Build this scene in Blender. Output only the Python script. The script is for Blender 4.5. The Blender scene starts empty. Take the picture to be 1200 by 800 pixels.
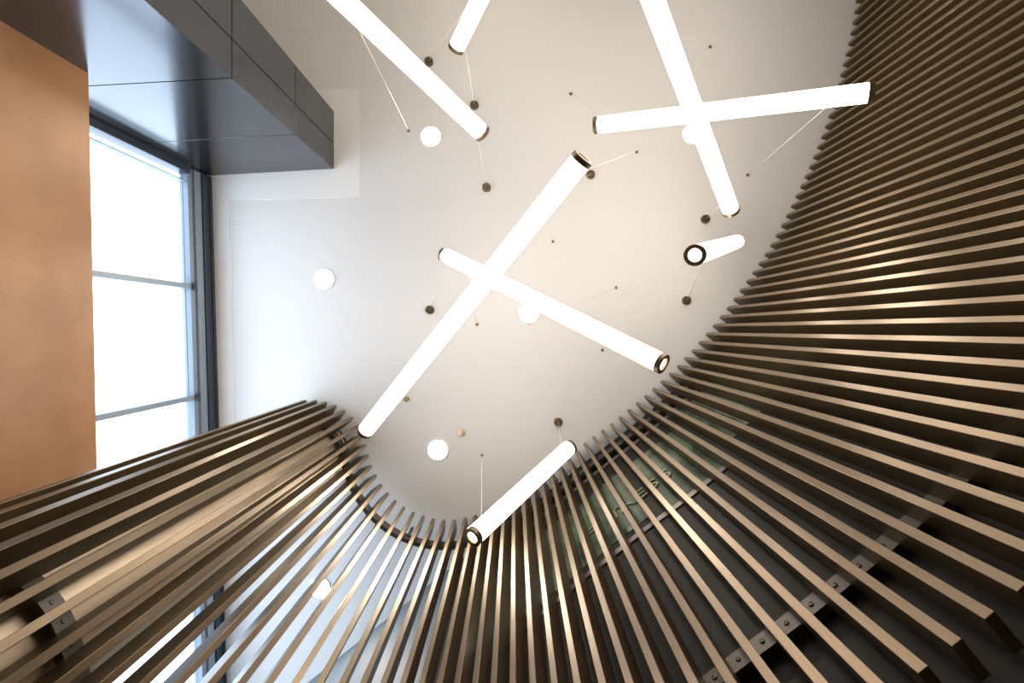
import bpy, bmesh, math
from mathutils import Vector, Matrix

# ---------------------------------------------------------------- camera, world, exposure
C = bpy.context.scene
U0, V0, F, EYE, H = 603.0, 386.0, 600.0, 1.4, 4.2     # zenith pixel, focal px, eye height, ceiling above the eye
cd = bpy.data.cameras.new('camera'); cam = bpy.data.objects.new('camera', cd)
C.collection.objects.link(cam); C.camera = cam
cam.location = (0, 0, EYE); cam.rotation_euler = (math.pi, 0, 0)     # on the floor's axis, looking straight up
cd.sensor_width = 36; cd.lens = 36 * F / 1200
cd.shift_x = (600 - U0) / 1200; cd.shift_y = (V0 - 400) / 1200
cd.clip_start = 0.01; cd.clip_end = 100

W = bpy.data.worlds.new('sky'); C.world = W; W.use_nodes = True
bg = W.node_tree.nodes['Background']
bg.inputs[0].default_value = (0.78, 0.86, 1.0, 1); bg.inputs[1].default_value = 4.5
C.view_settings.view_transform = 'Standard'; C.view_settings.look = 'None'
C.view_settings.gamma = 1; C.view_settings.use_curve_mapping = False
C.view_settings.exposure = 0.48
TUBE_E, DOWN_E = 7.6, 150.0
C.cycles.max_bounces = 8; C.cycles.diffuse_bounces = 5; C.cycles.glossy_bounces = 4
C.cycles.sample_clamp_indirect = 6

def P(u, v, z):            # a point z metres above the eye
    return Vector(((u - U0) / F * z, (v - V0) / F * z, EYE + z))
CE = EYE + H               # ceiling height above the floor
PX = H / F                 # metres per pixel at the ceiling

# ---------------------------------------------------------------- helpers
col = C.collection
def link_mesh(name, bm, m, parent=None, smooth=False):
    me = bpy.data.meshes.new(name)
    bmesh.ops.recalc_face_normals(bm, faces=bm.faces)
    bm.to_mesh(me); bm.free()
    if smooth:
        for p in me.polygons: p.use_smooth = True
    me.materials.append(m)
    o = bpy.data.objects.new(name, me); col.objects.link(o)
    if parent: o.parent = parent
    return o
def thing(name, label=None, cat=None, loc=(0, 0, 0), group=None, kind=None):
    o = bpy.data.objects.new(name, None); col.objects.link(o); o.location = loc
    o.empty_display_size = 0.1
    tag(o, label, cat, group, kind); return o
def tag(o, label=None, cat=None, group=None, kind=None):
    if label: o['label'] = label
    if cat: o['category'] = cat
    if group: o['group'] = group
    if kind: o['kind'] = kind
    return o
def place(o, parent):      # keep world geometry while parenting to an Empty that has a location
    o.parent = parent; o.matrix_parent_inverse = Matrix.Translation(-Vector(parent.location)); return o
def prism(bm, pts, z0, z1):
    a = [bm.verts.new((p[0], p[1], z0)) for p in pts]
    b = [bm.verts.new((p[0], p[1], z1)) for p in pts]
    n = len(pts)
    bm.faces.new(a[::-1]); bm.faces.new(b)
    for i in range(n):
        bm.faces.new((a[i], a[(i + 1) % n], b[(i + 1) % n], b[i]))
def box(bm, x0, x1, y0, y1, z0, z1):
    prism(bm, [(x0, y0), (x1, y0), (x1, y1), (x0, y1)], z0, z1)
def obox(bm, o, dx, dy, x0, x1, y0, y1, z0, z1):      # box in a rotated plan frame
    f = lambda a, b: (o[0] + dx[0] * a + dy[0] * b, o[1] + dx[1] * a + dy[1] * b)
    prism(bm, [f(x0, y0), f(x1, y0), f(x1, y1), f(x0, y1)], z0, z1)
def bevel(bm, w, seg=1):
    bmesh.ops.bevel(bm, geom=bm.edges[:], offset=w, segments=seg, affect='EDGES', profile=0.5)
def ribbon(bm, inner, outer, z0, z1):                  # a bar swept along two plan polylines
    ra = [[bm.verts.new((p.x, p.y, z)) for p in (a, b) for z in (z0, z1)] for a, b in zip(inner, outer)]
    for i in range(len(ra) - 1):
        a, b = ra[i], ra[i + 1]
        for j, k in ((0, 1), (1, 3), (3, 2), (2, 0)):
            bm.faces.new((a[j], a[k], b[k], b[j]))
    for r in (ra[0], ra[-1]): bm.faces.new((r[0], r[1], r[3], r[2]))
def frame_z(d):
    d = d.normalized(); return d.to_track_quat('Z', 'Y').to_matrix().to_4x4()
def lathe(bm, prof, n=32, mat=Matrix()):               # prof = (radius, z) points; closed where radius is 0
    rings = []
    for r, z in prof:
        if r < 1e-6: rings.append([bm.verts.new(mat @ Vector((0, 0, z)))])
        else: rings.append([bm.verts.new(mat @ Vector((r * math.cos(2 * math.pi * i / n), r * math.sin(2 * math.pi * i / n), z))) for i in range(n)])
    for a, b in zip(rings, rings[1:]):
        for i in range(n):
            j = (i + 1) % n
            if len(a) == 1: bm.faces.new((a[0], b[i], b[j]))
            elif len(b) == 1: bm.faces.new((a[i], a[j], b[0]))
            else: bm.faces.new((a[i], a[j], b[j], b[i]))

# ---------------------------------------------------------------- materials
def mat(name, color, rough=0.5, metal=0.0, spec=0.5):
    m = bpy.data.materials.new(name); m.use_nodes = True
    b = m.node_tree.nodes['Principled BSDF']
    b.inputs['Base Color'].default_value = (*color, 1); b.inputs['Roughness'].default_value = rough
    b.inputs['Metallic'].default_value = metal; b.inputs['Specular IOR Level'].default_value = spec
    return m
def nodes(m): return m.node_tree.nodes, m.node_tree.links, m.node_tree.nodes['Principled BSDF']
def mottle(m, c1, c2, scale=(1, 1, 1), noise=5, detail=6, bump=0.0, lo=0.3, hi=0.7):
    N, L, b = nodes(m)
    tc = N.new('ShaderNodeTexCoord'); mp = N.new('ShaderNodeMapping'); mp.inputs['Scale'].default_value = scale
    nz = N.new('ShaderNodeTexNoise'); nz.inputs['Scale'].default_value = noise; nz.inputs['Detail'].default_value = detail
    cr = N.new('ShaderNodeValToRGB'); cr.color_ramp.elements[0].position = lo; cr.color_ramp.elements[1].position = hi
    cr.color_ramp.elements[0].color = (*c1, 1); cr.color_ramp.elements[1].color = (*c2, 1)
    L.new(tc.outputs['Object'], mp.inputs[0]); L.new(mp.outputs[0], nz.inputs['Vector'])
    L.new(nz.outputs['Fac'], cr.inputs[0]); L.new(cr.outputs[0], b.inputs['Base Color'])
    if bump:
        bp = N.new('ShaderNodeBump'); bp.inputs['Strength'].default_value = bump; bp.inputs['Distance'].default_value = 0.003
        L.new(nz.outputs['Fac'], bp.inputs['Height']); L.new(bp.outputs[0], b.inputs['Normal'])
    return m
def emit(name, color, strength):
    m = bpy.data.materials.new(name); m.use_nodes = True
    N, L, b = nodes(m)
    b.inputs['Base Color'].default_value = (0.9, 0.9, 0.88, 1); b.inputs['Roughness'].default_value = 0.4
    b.inputs['Emission Color'].default_value = (*color, 1); b.inputs['Emission Strength'].default_value = strength
    return m

M_plain = mat('painted_board', (0.80, 0.80, 0.79), 0.7)
M_perf = mat('perforated_board', (0.8, 0.8, 0.79), 0.7)
def perforate(m, pitch, rad):
    N, L, b = nodes(m)
    tc = N.new('ShaderNodeTexCoord'); sp = N.new('ShaderNodeSeparateXYZ'); L.new(tc.outputs['Object'], sp.inputs[0])
    sq = []
    for ax in ('X', 'Y'):
        d = N.new('ShaderNodeMath'); d.operation = 'DIVIDE'; d.inputs[1].default_value = pitch; L.new(sp.outputs[ax], d.inputs[0])
        f = N.new('ShaderNodeMath'); f.operation = 'FLOORED_MODULO'; f.inputs[1].default_value = 1; L.new(d.outputs[0], f.inputs[0])
        s = N.new('ShaderNodeMath'); s.operation = 'SUBTRACT'; s.inputs[1].default_value = 0.5; L.new(f.outputs[0], s.inputs[0])
        q = N.new('ShaderNodeMath'); q.operation = 'POWER'; q.inputs[1].default_value = 2; L.new(s.outputs[0], q.inputs[0]); sq.append(q)
    a = N.new('ShaderNodeMath'); a.operation = 'ADD'; L.new(sq[0].outputs[0], a.inputs[0]); L.new(sq[1].outputs[0], a.inputs[1])
    c = N.new('ShaderNodeMath'); c.operation = 'LESS_THAN'; c.inputs[1].default_value = rad * rad; L.new(a.outputs[0], c.inputs[0])
    mx = N.new('ShaderNodeMix'); mx.data_type = 'RGBA'; L.new(c.outputs[0], mx.inputs['Factor'])
    mx.inputs['A'].default_value = (0.83, 0.83, 0.82, 1); mx.inputs['B'].default_value = (0.30, 0.28, 0.27, 1)
    L.new(mx.outputs['Result'], b.inputs['Base Color'])
perforate(M_perf, 0.0158, 0.26)
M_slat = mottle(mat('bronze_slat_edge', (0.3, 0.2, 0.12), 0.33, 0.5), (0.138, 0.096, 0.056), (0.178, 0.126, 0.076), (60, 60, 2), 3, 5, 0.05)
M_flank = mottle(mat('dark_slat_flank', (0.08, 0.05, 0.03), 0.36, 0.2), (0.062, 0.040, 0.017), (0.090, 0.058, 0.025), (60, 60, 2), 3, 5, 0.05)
M_rail = mat('dark_rail_metal', (0.055, 0.047, 0.042), 0.42, 0.5)
M_lrail = mat('grey_brown_rail_metal', (0.085, 0.072, 0.06), 0.45, 0.4)
M_screw = mat('screw_steel', (0.13, 0.115, 0.10), 0.4, 0.8)
M_orange = mottle(mat('copper_plaster', (0.5, 0.27, 0.14), 0.42), (0.29, 0.137, 0.054), (0.45, 0.235, 0.108), (1, 1, 1), 2.6, 10, 0.15, 0.3, 0.72)
M_clad = mat('anodised_cladding', (0.100, 0.107, 0.120), 0.17, 0.9)
M_joint = mat('shadow_joint', (0.01, 0.01, 0.012), 0.6)
M_cream = mottle(mat('champagne_cladding', (0.6, 0.47, 0.32), 0.38, 0.3), (0.60, 0.47, 0.325), (0.66, 0.53, 0.37), (30, 30, 1), 2, 3)
M_frame = mat('dark_blue_grey_frame', (0.045, 0.06, 0.085), 0.35, 0.5)
M_profile = mat('grey_blue_profile', (0.23, 0.29, 0.36), 0.5, 0.0)
M_wallg = mat('grey_blue_paint', (0.13, 0.16, 0.185), 0.6)
M_wallw = mat('off_white_paint', (0.62, 0.60, 0.57), 0.8)
M_dark = mottle(mat('dark_wall_board', (0.07, 0.06, 0.05), 0.6, 0, 0.25), (0.013, 0.0115, 0.009), (0.020, 0.0175, 0.014), (1, 1, 1), 4, 3)
M_green = mottle(mat('green_back_painted_glass', (0.06, 0.09, 0.065), 0.12), (0.060, 0.095, 0.066), (0.17, 0.23, 0.16), (1, 1, 0.6), 5, 2, 0, 0.4, 0.6)
M_trim = mat('mauve_grey_trim', (0.20, 0.17, 0.165), 0.4, 0.3)
M_letter = mat('pale_green_letter', (0.30, 0.38, 0.22), 0.5)
M_floor = mottle(mat('grey_stone_floor', (0.25, 0.24, 0.23), 0.4), (0.28, 0.25, 0.22), (0.33, 0.295, 0.26), (1, 1, 1), 2, 6)
M_collar = mat('bronze_collar', (0.13, 0.095, 0.06), 0.35, 0.7)
M_tube = emit('opal_tube_diffuser', (1.0, 0.885, 0.76), TUBE_E)
M_lens = emit('lamp_lens', (1.0, 0.88, 0.72), DOWN_E)
M_cable = mat('clear_steel_cable', (0.75, 0.72, 0.66), 0.4, 0.3)
M_brass = mat('brass', (0.45, 0.29, 0.13), 0.35, 0.7)
M_beige = mat('beige_plastic', (0.62, 0.50, 0.33), 0.5)
M_glass = bpy.data.materials.new('window_glass'); M_glass.use_nodes = True
_n, _l = M_glass.node_tree.nodes, M_glass.node_tree.links
_n.remove(_n['Principled BSDF'])
_t = _n.new('ShaderNodeBsdfTransparent'); _t.inputs[0].default_value = (0.93, 0.97, 0.98, 1)
_g = _n.new('ShaderNodeBsdfGlossy'); _g.inputs['Roughness'].default_value = 0.02
_lw = _n.new('ShaderNodeLayerWeight'); _p = _n.new('ShaderNodeMath'); _p.operation = 'POWER'; _p.inputs[1].default_value = 4
_f = _n.new('ShaderNodeMath'); _f.operation = 'MULTIPLY_ADD'; _f.inputs[1].default_value = 0.6; _f.inputs[2].default_value = 0.035
_l.new(_lw.outputs['Facing'], _p.inputs[0]); _l.new(_p.outputs[0], _f.inputs[0])
_m = _n.new('ShaderNodeMixShader')
_l.new(_f.outputs[0], _m.inputs[0]); _l.new(_t.outputs[0], _m.inputs[1]); _l.new(_g.outputs[0], _m.inputs[2])
_l.new(_m.outputs[0], _n['Material Output'].inputs[0])

# ---------------------------------------------------------------- the slat screen's plan curve (front edges, at the slat tops)
ZT = 4.15; KT = ZT / F
tips = [(357.5,468.3),(370,467.5),(382,469),(393.8,473.3),(404.5,479.7),(414,488.5),(421.5,498),(426.6,509.3),(429.6,521.5),
 (431.8,533.8),(435,546),(440.6,557),(447,568),(454.6,578),(463.4,587),(473.6,594.6),(484.8,600.5),(496.4,605),(508,608),
 (520,609.6),(532.7,609.5),(545.2,607.5),(556.9,604),(568.5,599),(579.8,593.2),(591,587),(602,580.4),(612.8,573.7),(623.3,566.6),
 (633.7,559.2),(644,551.5),(654.2,543.6),(664.4,535.6),(674.6,527.4),(684.6,519),(695,511.3),(705.5,504),(715.6,496.5),(725.8,488),(736,480),(746,472),(755.5,463.5),
 (765,455),(774.8,446),(785,437),(794,428),(802.7,419.6),(811,410.3),(819.3,400.5),(827.6,390.8),(835.8,381),(844,370.8),
 (851.8,360.5),(859.6,350),(867.3,339.3),(874.7,329),(882,318.7),(889.3,308.3),(896,298),(903,287),(909.5,275.5),(915.5,264),(921,252.6),
 (926.7,241),(932.3,229.7),(937.7,218.4),(943.1,207),(948.1,195.6),(952.9,184),(957.7,172.3),(962.3,160.6),(966.6,148.5),
 (970.7,136.3),(974.6,124.3),(978.2,112.3),(981.4,100.3),(984.4,88.3),(987.6,76),(990.9,63.8),(993.8,51.8),(996.4,39.5),
 (998.8,27),(1000.9,14.4),(1002.7,1.8),(1004,-11),(1005,-24),(1005.6,-37)]
pts = [Vector(t) for t in tips]
for _ in range(2):
    pts = [pts[0]] + [(pts[i-1] + 2 * pts[i] + pts[i+1]) / 4 for i in range(1, len(pts)-1)] + [pts[-1]]
CURVE = [Vector(((p.x - U0) * KT, (p.y - V0) * KT)) for p in pts]
TAN, NOR = [], []
for i in range(len(CURVE)):
    t = (CURVE[min(i+1, len(CURVE)-1)] - CURVE[max(i-1, 0)]).normalized()
    TAN.append(t); NOR.append(Vector((-t.y, t.x)))            # outward, away from the room
def offset(d, a=0, b=None):
    return [CURVE[i] + NOR[i] * d for i in range(a, len(CURVE) if b is None else b)]
def refine(pl, n=3):
    out = []
    for i in range(len(pl) - 1):
        p0, p1, p2, p3 = pl[max(i-1, 0)], pl[i], pl[i+1], pl[min(i+2, len(pl)-1)]
        for k in range(n):
            t = k / n
            out.append(0.5 * ((2*p1) + (p2-p0)*t + (2*p0-5*p1+4*p2-p3)*t*t + (3*p1-p0-3*p2+p3)*t**3))
    return out + [pl[-1]]

# ---------------------------------------------------------------- the room shell
XW, YC = -2.49, -1.25                       # the glazing line meets the pillar here
wd = Vector((0.03, 1.0)).normalized(); wn = Vector((wd.y, -wd.x))          # along the glazing, into the room
def wl(s, inn=0.0): return Vector((XW, YC)) + wd * s + wn * inn

ceil = thing('ceiling', kind='structure', loc=(0, 0, CE))
_a, _b = wl(-3.9, -0.12), wl(5.2, -0.12)
bm = bmesh.new(); prism(bm, [(_a.x, _a.y), (4.2, -5.2), (4.2, 4.6), (_b.x, 4.6)], 0, 0.12)
link_mesh('perforated_panel', bm, M_perf, ceil)
def strip(pl):
    bm = bmesh.new(); prism(bm, pl, -0.003, 0.004); return link_mesh('border_panel', bm, M_plain, ceil)
q = lambda u, v: ((u - U0) * PX, (v - V0) * PX)
e0 = q(421, 104); e1 = q(422, 231)
strip([e0, e1, (wl(0.2)[0]+.001, wl(0.2)[1]), (wl(-1.0)[0], e0[1])])
a, b = wl(0.203), wl(5.0); strip([(a.x, a.y), (a.x + 0.145, a.y - .006), (b.x + 0.10, b.y), (b.x, b.y)])

bm = bmesh.new(); box(bm, -3.2, 4.2, -5.2, 4.6, -0.1, 0)
tag(link_mesh('floor', bm, M_floor), kind='structure')

def wall_mesh(name, inner, thick, z0, z1, m, parent=None):
    n = []
    for i in range(len(inner)):
        t = (inner[min(i+1, len(inner)-1)] - inner[max(i-1, 0)]).normalized(); n.append(Vector((-t.y, t.x)))
    bm = bmesh.new(); ribbon(bm, inner, [p + k * thick for p, k in zip(inner, n)], z0, z1)
    return link_mesh(name, bm, m, parent)

# copper plaster wall under the glazing
ow = Vector((-2.13, -1.22))
od = Vector((0.022, 1)).normalized(); on = Vector((-od.y, od.x))
bm = bmesh.new(); obox(bm, ow, od, on, -0.6, 4.35, 0, 0.46, 0, EYE + 2.56); 
bmesh.ops.recalc_face_normals(bm, faces=bm.faces)
tag(link_mesh('wall_left', bm, M_orange), kind='structure')
bm = bmesh.new(); box(bm, -2.9, -2.2, -5.0, -1.75, 0, CE); tag(link_mesh('wall_entrance', bm, M_wallw), kind='structure')
bm = bmesh.new(); box(bm, -2.9, 4.0, -5.1, -5.0, 0, CE); tag(link_mesh('wall_front', bm, M_wallw), kind='structure')

# wall in the pocket (behind the slats, bottom) and the long wall behind the screen
A = Vector(((540 - U0) * PX, (655 - V0) * PX)); B = Vector(((360 - U0) * PX, (800 - V0) * PX))
Bx = A + (B - A) * 1.75
tag(wall_mesh('wall_pocket', [Bx, A], 0.12, 0, CE, M_wallg), kind='structure')
off = offset(0.137, 28)
joint = [A, Vector(((575-U0)*PX, (634-V0)*PX)), Vector(((610-U0)*PX, (604-V0)*PX))]
WALL = refine(joint + off[2:], 2)
WALL.append(Vector((WALL[-1].x + 0.02, -5.0)))
wr = thing('wall_right', kind='structure')
wall_mesh('wall_board', WALL, 0.14, 0, CE, M_dark, wr)
gi = [i for i, p in enumerate(WALL) if p.y < 1.72 and p.y > 0.1]
seg = WALL[gi[0]:gi[-1]]
def inset(pl, d):
    out = []
    for i in range(len(pl)):
        t = (pl[min(i+1, len(pl)-1)] - pl[max(i-1, 0)]).normalized(); out.append(pl[i] + Vector((-t.y, t.x)) * d)
    return out
def band(name, pl, z0, z1, d0, m):
    bm = bmesh.new(); ribbon(bm, inset(pl, -d0), inset(pl, 0.01), z0, z1); return link_mesh(name, bm, m, wr)
zc = lambda k: EYE + H / k
n = len(seg); cuts = [0, int(n*.36), int(n*.60), n - 1]
band('glass_panel', seg[cuts[0]:cuts[1]], zc(1.56), zc(1.20), 0.004, M_green)
band('glass_panel', seg[cuts[1]+1:cuts[2]], zc(1.60), zc(1.20), 0.004, M_green)
band('glass_panel', seg[cuts[2]+1:cuts[3]+1], zc(1.50), zc(1.14), 0.004, M_green)
band('trim_strip', seg[:cuts[2]], zc(1.60)-0.05, zc(1.60)-0.005, 0.008, M_trim)
band('trim_strip', seg[cuts[0]:cuts[3]], zc(1.115), zc(1.10), 0.008, M_trim)
# word on the green glass, letter by letter along the curved wall
def wall_at(ang):
    d = Vector((math.cos(ang), math.sin(ang)))
    for i in range(len(WALL) - 1):
        p, r = WALL[i], WALL[i+1] - WALL[i]
        den = d.x * r.y - d.y * r.x
        if abs(den) < 1e-9: continue
        t = (p.x * r.y - p.y * r.x) / den; s = (p.x * d.y - p.y * d.x) / den
        if t > 0 and 0 <= s <= 1: return d * t, r.normalized()
sgn = thing('wall_lettering', 'pale green capital letters on the green glass band behind the slats', 'sign')
fcd = None
for k, ch in enumerate('FITNESS'):
    u, v = 693 + 14.6 * k - (3 if ch == 'I' else 0), 627 - 11.6 * k
    ang = math.atan2(v - V0, u - U0); hp, tg = wall_at(ang)
    z = F * hp.length / math.hypot(u - U0, v - V0)
    cu = bpy.data.curves.new('letter', 'FONT'); cu.body = ch; cu.size = 0.17; cu.extrude = 0.003; cu.align_x = 'CENTER'; cu.align_y = 'CENTER'
    tmp = bpy.data.objects.new('tmp', cu); col.objects.link(tmp)
    dg = bpy.context.evaluated_depsgraph_get(); me = bpy.data.meshes.new_from_object(tmp.evaluated_get(dg))
    bpy.data.objects.remove(tmp)
    me.materials.clear(); me.materials.append(M_letter)
    o = bpy.data.objects.new('letter', me); col.objects.link(o)
    rt = Vector((tg.x, tg.y, 0)); up = Vector((0, 0, 1)); nr = rt.cross(up)
    R = Matrix((rt, up, nr)).transposed().to_4x4()
    p3 = Vector((hp.x, hp.y, EYE + z)) + nr * (0.009 if nr.dot(Vector((hp.x, hp.y, 0))) < 0 else -0.009)
    o.matrix_world = Matrix.Translation(p3) @ R
    o.parent = sgn

# ---------------------------------------------------------------- glazing
win = thing('window_1', kind='structure')
def part_box(name, s0, s1, n0, n1, z0, z1, m, parent=win, bv=0.0):
    bm = bmesh.new(); obox(bm, (XW, YC), wd, wn, s0, s1, n0, n1, z0, z1)
    if bv: bevel(bm, bv)
    return link_mesh(name, bm, m, parent)
S1 = 4.9; ZS = EYE + 2.50
hd = part_box('head_frame', 0.0, S1, -0.10, 0.0, CE - 0.115, CE, M_frame, bv=0.003)
part_box('head_profile', 0.0, S1, -0.10, -0.012, CE - 0.20, CE - 0.118, M_profile, bv=0.003)
part_box('head_profile', 0.0, S1, -0.10, -0.03, CE - 0.255, CE - 0.203, M_profile, bv=0.003)
part_box('head_lip', 0.0, S1, -0.022, 0.008, CE - 0.03, CE - 0.002, M_frame, bv=0.002)
part_box('sill_frame', 0.0, S1, -0.12, -0.03, ZS, ZS + 0.06, M_profile, bv=0.003)
part_box('side_jamb', 0.0, 0.05, -0.10, -0.005, ZS + 0.06, CE - 0.255, M_frame, bv=0.003)
part_box('glazing_bead', 0.105, 0.113, -0.09, -0.035, ZS + 0.06, CE - 0.255, M_profile)
SM = [0.915, 1.775, 2.64, 3.50, 4.36]
for s in SM:
    part_box('mullion', s - 0.019, s + 0.019, -0.10, -0.03, ZS + 0.06, CE - 0.255, M_profile, bv=0.003)
    part_box('mullion_clip', s - 0.03, s + 0.03, -0.026, -0.010, CE - 0.25, CE - 0.21, M_frame, bv=0.002)
ed = [0.03] + SM + [S1]
for a, b in zip(ed, ed[1:]):
    part_box('pane', a + 0.019, b - 0.019, -0.078, -0.070, ZS + 0.06, CE - 0.255, M_glass)
for k in range(20):                                                     # fixings of the head frame
    s = 0.12 + k * 0.235
    bm = bmesh.new(); c = wl(s, 0.001)
    lathe(bm, [(0, .004), (.006, .004), (.007, 0), (0, 0)], 10, Matrix.Translation((c.x, c.y, CE - 0.07)) @ frame_z(Vector((wn.x, wn.y, 0))))
    link_mesh('screw', bm, M_screw, hd)

# ---------------------------------------------------------------- dark metal clad pillar
px, py = (391.7 - U0) * PX, (198 - V0) * PX; pyb = (131 - V0) * PX
pil = thing('metal_clad_pillar', 'dark satin metal clad rectangular pillar with shadow joints beside the window', 'pillar', (px, py, 0))
fd = Vector((px - XW, py - (YC - 0.01))).normalized()
fnr = Vector((-fd.y, fd.x))
def fx(a, n): p = Vector((px, py)) - fd * a + fnr * n; return (p.x, p.y)
wface = (Vector((px, py)) - wl(0)).length + 0.08
bm = bmesh.new(); prism(bm, [fx(0.012, -0.014), fx(wface, -0.014), (fx(wface, 0)[0], pyb + 0.01), (px - 0.012, pyb + 0.01)], 0, CE - 0.002)
place(link_mesh('core', bm, M_joint), pil)
zj = [CE - 0.004]
z = EYE + 3.455
while z > 0.1: zj.append(z); z -= 0.775
zj.append(0.0)
g = 0.0035
for a, b in zip(zj, zj[1:]):
    bm = bmesh.new(); prism(bm, [fx(0, 0), fx(wface, 0), fx(wface, -0.012), fx(0.012, -0.012)], b + g, a - g); bevel(bm, .0012)
    place(link_mesh('cladding_panel', bm, M_clad), pil)
    ym = (py + pyb) / 2 + 0.03
    for y0, y1 in ((py - 0.002, ym + g), (ym - g, pyb)):
        bm = bmesh.new(); box(bm, px - 0.010, px, y1, y0, b + g, a - g); bevel(bm, .0012)
        place(link_mesh('cladding_panel', bm, M_clad), pil)

# ---------------------------------------------------------------- round column wrapped by the screen
cc = Vector(((364.4 - U0) * KT, (532.8 - V0) * KT))
colm = thing('round_column', 'champagne metal clad round column wrapped by the left end of the slat screen', 'column', (cc.x, cc.y, 0))
R0 = 45.0 * KT
bm = bmesh.new(); lathe(bm, [(0, 0), (R0 - 0.02, 0), (R0 - 0.02, CE - 0.01), (0, CE - 0.01)], 48)
link_mesh('core', bm, M_dark, colm, True)
for k in range(4):                                                      # four curved cladding sheets
    a0, a1 = math.radians(90 * k - 62 + 0.35), math.radians(90 * k + 28 - 0.35)
    arc = [a0 + (a1 - a0) * i / 20 for i in range(21)]
    bm = bmesh.new()
    ribbon(bm, [Vector((R0 * math.cos(t), R0 * math.sin(t))) for t in arc], [Vector(((R0-.015) * math.cos(t), (R0-.015) * math.sin(t))) for t in arc], 0.0, CE - 0.12)
    s = link_mesh('cladding_sheet', bm, M_cream, colm, True)
    s.data.set_sharp_from_angle(angle=0.6)
bm = bmesh.new(); lathe(bm, [(R0 - 0.03, CE - .125), (R0 + 0.004, CE - .125), (R0 + .004, CE - .11), (R0 - .03, CE - .11)], 48)
link_mesh('top_ring', bm, M_wallw, colm, False)

# ---------------------------------------------------------------- the slat screen
scr = thing('slat_screen', 'long curved screen of vertical bronze slats sweeping round the room and column', 'slat screen', (CURVE[22].x, CURVE[22].y, 0))
ZB = EYE + ZT / 3.9
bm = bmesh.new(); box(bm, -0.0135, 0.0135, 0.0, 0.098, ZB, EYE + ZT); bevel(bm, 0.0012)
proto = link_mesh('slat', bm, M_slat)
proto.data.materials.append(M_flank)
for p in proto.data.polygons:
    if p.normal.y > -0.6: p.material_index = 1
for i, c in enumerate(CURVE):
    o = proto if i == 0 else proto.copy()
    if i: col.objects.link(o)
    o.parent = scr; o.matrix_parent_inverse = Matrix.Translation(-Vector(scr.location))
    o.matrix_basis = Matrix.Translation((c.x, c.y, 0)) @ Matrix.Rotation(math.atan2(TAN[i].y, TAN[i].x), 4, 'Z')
def rail(z0, z1, m):
    bm = bmesh.new(); ribbon(bm, refine(offset(0.0985), 3), refine(offset(0.128), 3), EYE + z0, EYE + z1)
    o = link_mesh('rail', bm, m); place(o, scr); return o
up = rail(3.875, 3.965, M_rail); low = rail(1.478, 1.545, M_lrail)
bm = bmesh.new(); lathe(bm, [(0, .003), (.0035, .003), (.004, .0045), (.0075, .0035), (.008, 0), (0, 0)], 12)
sp = link_mesh('screw', bm, M_screw)
first = True
for i in range(len(CURVE) - 1):
    m_ = (CURVE[i] + CURVE[i+1]) / 2; n_ = (NOR[i] + NOR[i+1]).normalized()
    p = m_ + n_ * 0.0982
    o = sp if first else sp.copy()
    if not first: col.objects.link(o)
    first = False
    o.parent = low; o.matrix_parent_inverse = Matrix.Translation(-Vector(scr.location))
    o.matrix_basis = Matrix.Translation((p.x, p.y, EYE + 1.512)) @ frame_z(Vector((-n_.x, -n_.y, 0)))
    o.matrix_parent_inverse = Matrix.Identity(4)
low_fix = [o for o in bpy.data.objects if o.parent == low]
# small joining plate standing on the upper rail, in the pocket
i = 16; c = CURVE[i] + NOR[i] * 0.088 + TAN[i] * 0.045
bm = bmesh.new(); obox(bm, c, TAN[i], NOR[i], -0.012, 0.012, -0.004, 0.012, EYE + 3.92, EYE + 4.08)
place(link_mesh('joining_plate', bm, M_rail), scr)

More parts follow.
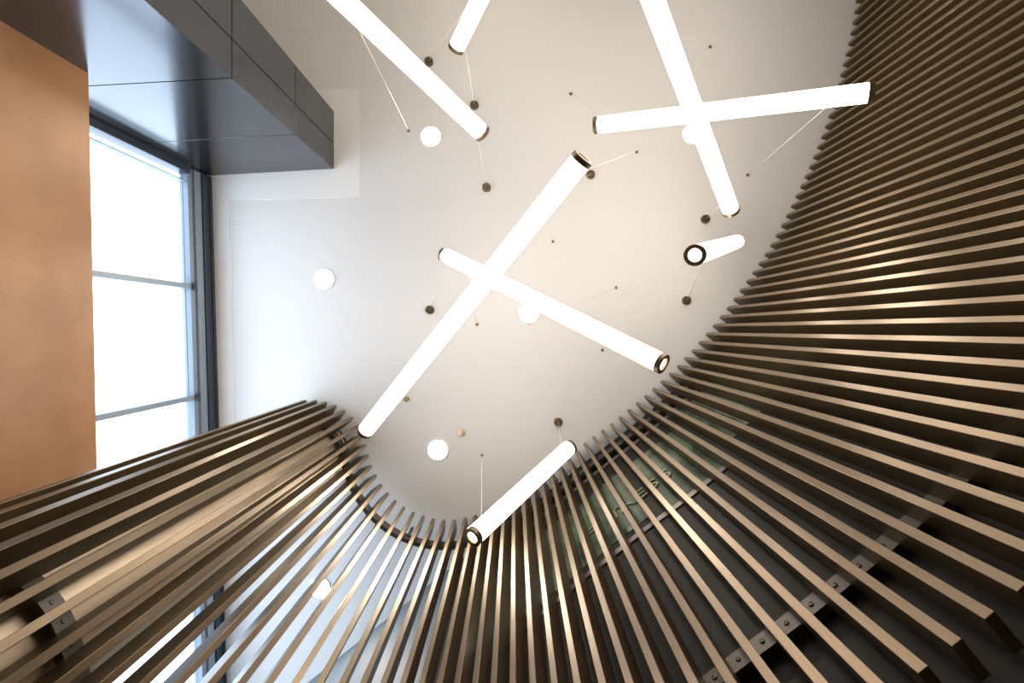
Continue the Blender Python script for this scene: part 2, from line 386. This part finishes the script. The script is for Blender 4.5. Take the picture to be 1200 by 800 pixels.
# ---------------------------------------------------------------- pendant tubes
def cable(p, q, r, m, parent):
    d = q - p; bm = bmesh.new()
    lathe(bm, [(0, 0), (r, 0), (r, d.length), (0, d.length)], 8, Matrix.Translation(p) @ frame_z(d))
    return place(link_mesh('cable', bm, m, None, True), parent)
def pendant(label, e0, e1, canopy, anchors):
    """e0/e1: (u, v, height above eye) of the two ends; canopy and anchors: ceiling points (u, v, position along the tube)"""
    a, b = P(*e0), P(*e1); d = b - a; L = d.length
    t = thing('tube_pendant', label, 'pendant lamp', tuple((a + b) / 2), 'glowing tube pendants')
    MM = Matrix.Translation(a) @ frame_z(d)
    cl = 0.026
    bm = bmesh.new(); lathe(bm, [(0.0485, cl - .002), (0.0485, L - cl + .002)], 40, MM)
    place(link_mesh('diffuser', bm, M_tube, None, True), t)
    for z0, s in ((0, 1), (L, -1)):
        bm = bmesh.new()
        lathe(bm, [(0.0320, z0 + s * .016), (0.0320, z0 + s * .001), (.0330, z0), (.0505, z0), (.0515, z0 + s * .001), (.0515, z0 + s * cl), (.0485, z0 + s * cl), (.047, z0 + s * .016), (0.0320, z0 + s * .016)], 40, MM)
        o = place(link_mesh('end_collar', bm, M_collar, None, True), t); o.data.set_sharp_from_angle(angle=0.6)
        bm = bmesh.new(); lathe(bm, [(0, z0 + s * .015), (.0475, z0 + s * .015)], 40, MM)
        place(link_mesh('end_lens', bm, M_tube), t)
    def at(f): return a + d * f + Vector((0, 0, 0.049))
    for u, v, f in ([canopy] if isinstance(canopy, tuple) else canopy or []):
        top = P(u, v, H)
        bm = bmesh.new(); lathe(bm, [(0, -.030), (.030, -.030), (.034, -.027), (.0355, 0), (0, 0)], 32, Matrix.Translation(top))
        o = place(link_mesh('canopy', bm, M_collar, None, True), t); o.data.set_sharp_from_angle(angle=0.6)
        cable(at(f), top - Vector((0, 0, .028)), 0.0016, M_cable, t)
    for u, v, f in anchors:
        top = P(u, v, H); bm = bmesh.new()
        lathe(bm, [(0, -.026), (.005, -.026), (.006, -.012), (.011, -.008), (.012, 0), (0, 0)], 16, Matrix.Translation(top))
        place(link_mesh('cable_anchor', bm, M_collar, None, True), t)
        cable(at(f), top - Vector((0, 0, .024)), 0.0011, M_cable, t)
    return t
def ext(a, b, f):          # lengthen past b, in space
    p, q = P(*a), P(*b); r = p + (q - p).normalized() * f; z = r.z - EYE
    return (r.x / z * F + U0, r.y / z * F + V0, z)
pendant('longest glowing tube pendant, crossing the middle from lower left to upper right', (427,506,3.25), (684,184,2.28), (692,205,.93), [(476,469,.12), (746,178,.96)])
pendant('glowing tube pendant crossing behind the longest tube and ending near the slats', (520,298,3.5), (778,427,2.47), (504,363,.06), [(559,380,.15), (706,410,.8), (722,337,.6)])
pendant('short steep glowing tube pendant whose round end ring faces straight down', (814,299,2.43), (864,283,3.75), (804,352,.3), [])
pendant('glowing tube pendant hanging lowest in front of the slats by the pocket', (553,630,2.62), (668,523,3.41), (654,494,.9), [(565,533,.07)])
pendant('nearly horizontal glowing tube pendant whose right end overlaps the tall slats', (697,147,3.17), (1024,108,2.55), None, [(669,110,.08), (876,205,.9)])
T6 = ext((857,248,3.2), (765,0,2.3), 2.1)
pendant('steep glowing tube pendant crossing in front of the nearly horizontal tube', (857,248,3.2), T6, (826,257,.05), [(832,55,.6)])
T7 = ext((566,157,2.985), (402,0,2.34), 2.1)
pendant('diagonal glowing tube pendant nearest the metal pillar, running out of the top', (566,157,2.985), T7, (570,220,.03), [(479,153,.45)])
T8 = ext((534,58,3.2), (562,0,2.96), 2.1)
pendant('glowing tube pendant only showing its lower end at the top edge beside the diagonal tube', (534,58,3.2), T8, [(556,124,.05), (503,73,.3)], [])

# two unseen pendants, added past the top edge to brighten the ceiling there
pendant('unseen tube pendant added beyond the top edge to brighten the ceiling towards the tall slats', (1010,-110,3.0), (800,-75,3.4), (880,-110,.5), [])
pendant('unseen tube pendant added beyond the top edge to brighten the ceiling towards the metal pillar', (470,-120,3.2), (680,-190,3.0), (590,-130,.5), [])
# ---------------------------------------------------------------- recessed downlights and ceiling devices
def downlight(u, v, label, r=0.078):
    t = thing('recessed_downlight', label, 'downlight', tuple(P(u, v, H)), 'recessed downlights')
    bm = bmesh.new(); lathe(bm, [(r + .012, 0), (r + .011, -.005), (r, -.006), (r - .003, 0)], 40)
    link_mesh('trim_ring', bm, M_plain, t, True)
    bm = bmesh.new(); lathe(bm, [(0, -.0045), (r - .001, -.0045)], 40)
    link_mesh('lens', bm, M_lens, t)
downlight(505, 160, 'round recessed downlight beside the diagonal tube near the metal pillar')
downlight(380, 327, 'round recessed downlight nearest the window, alone on the ceiling')
downlight(620, 367, 'round recessed downlight partly behind the crossing of two tubes')
downlight(513, 527, 'round recessed downlight above the pocket of the slat screen')
downlight(812, 157, 'round recessed downlight half hidden where the two upper right tubes cross')
downlight(375, 688, 'round recessed downlight seen between the slats at lower left')

t = thing('fire_sprinkler', 'small brass sprinkler head beside the lower end of the longest tube', 'sprinkler', tuple(P(477, 467, H)))
bm = bmesh.new(); lathe(bm, [(0, 0), (.018, 0), (.018, -.006), (.008, -.008), (.007, -.03), (0, -.03)], 20); link_mesh('body', bm, M_brass, t, True)
bm = bmesh.new(); lathe(bm, [(0, -.048), (.006, -.05), (.018, -.046), (.018, -.048), (0, -.052)], 20); link_mesh('deflector', bm, M_brass, t)
for s in (-1, 1):
    bm = bmesh.new(); lathe(bm, [(0, 0), (.002, 0), (.002, .022), (0, .022)], 8, Matrix.Translation((s * .009, 0, -.05)) @ frame_z(Vector((-.1 * s, 0, 1)))); link_mesh('frame_arm', bm, M_brass, t)
t = thing('smoke_detector', 'small round beige detector on the ceiling beside the pocket downlight', 'detector', tuple(P(541, 506, H)))
bm = bmesh.new(); lathe(bm, [(0, 0), (.032, 0), (.033, -.010), (.030, -.014), (0, -.014)], 28); link_mesh('base', bm, M_beige, t, True)
bm = bmesh.new(); lathe(bm, [(.024, -.014), (.023, -.026), (.015, -.032), (0, -.033)], 28); link_mesh('sensor_head', bm, M_beige, t, True)
t = tag(bpy.data.objects.new('ceiling_sensor', None), 'tiny dark sensor stud on the ceiling right of the longest tube', 'sensor'); col.objects.link(t); t.location = P(648, 283, H)
bm = bmesh.new(); lathe(bm, [(0, 0), (.011, 0), (.011, -.01), (.006, -.016), (0, -.016)], 16); link_mesh('stud', bm, M_collar, t, True)
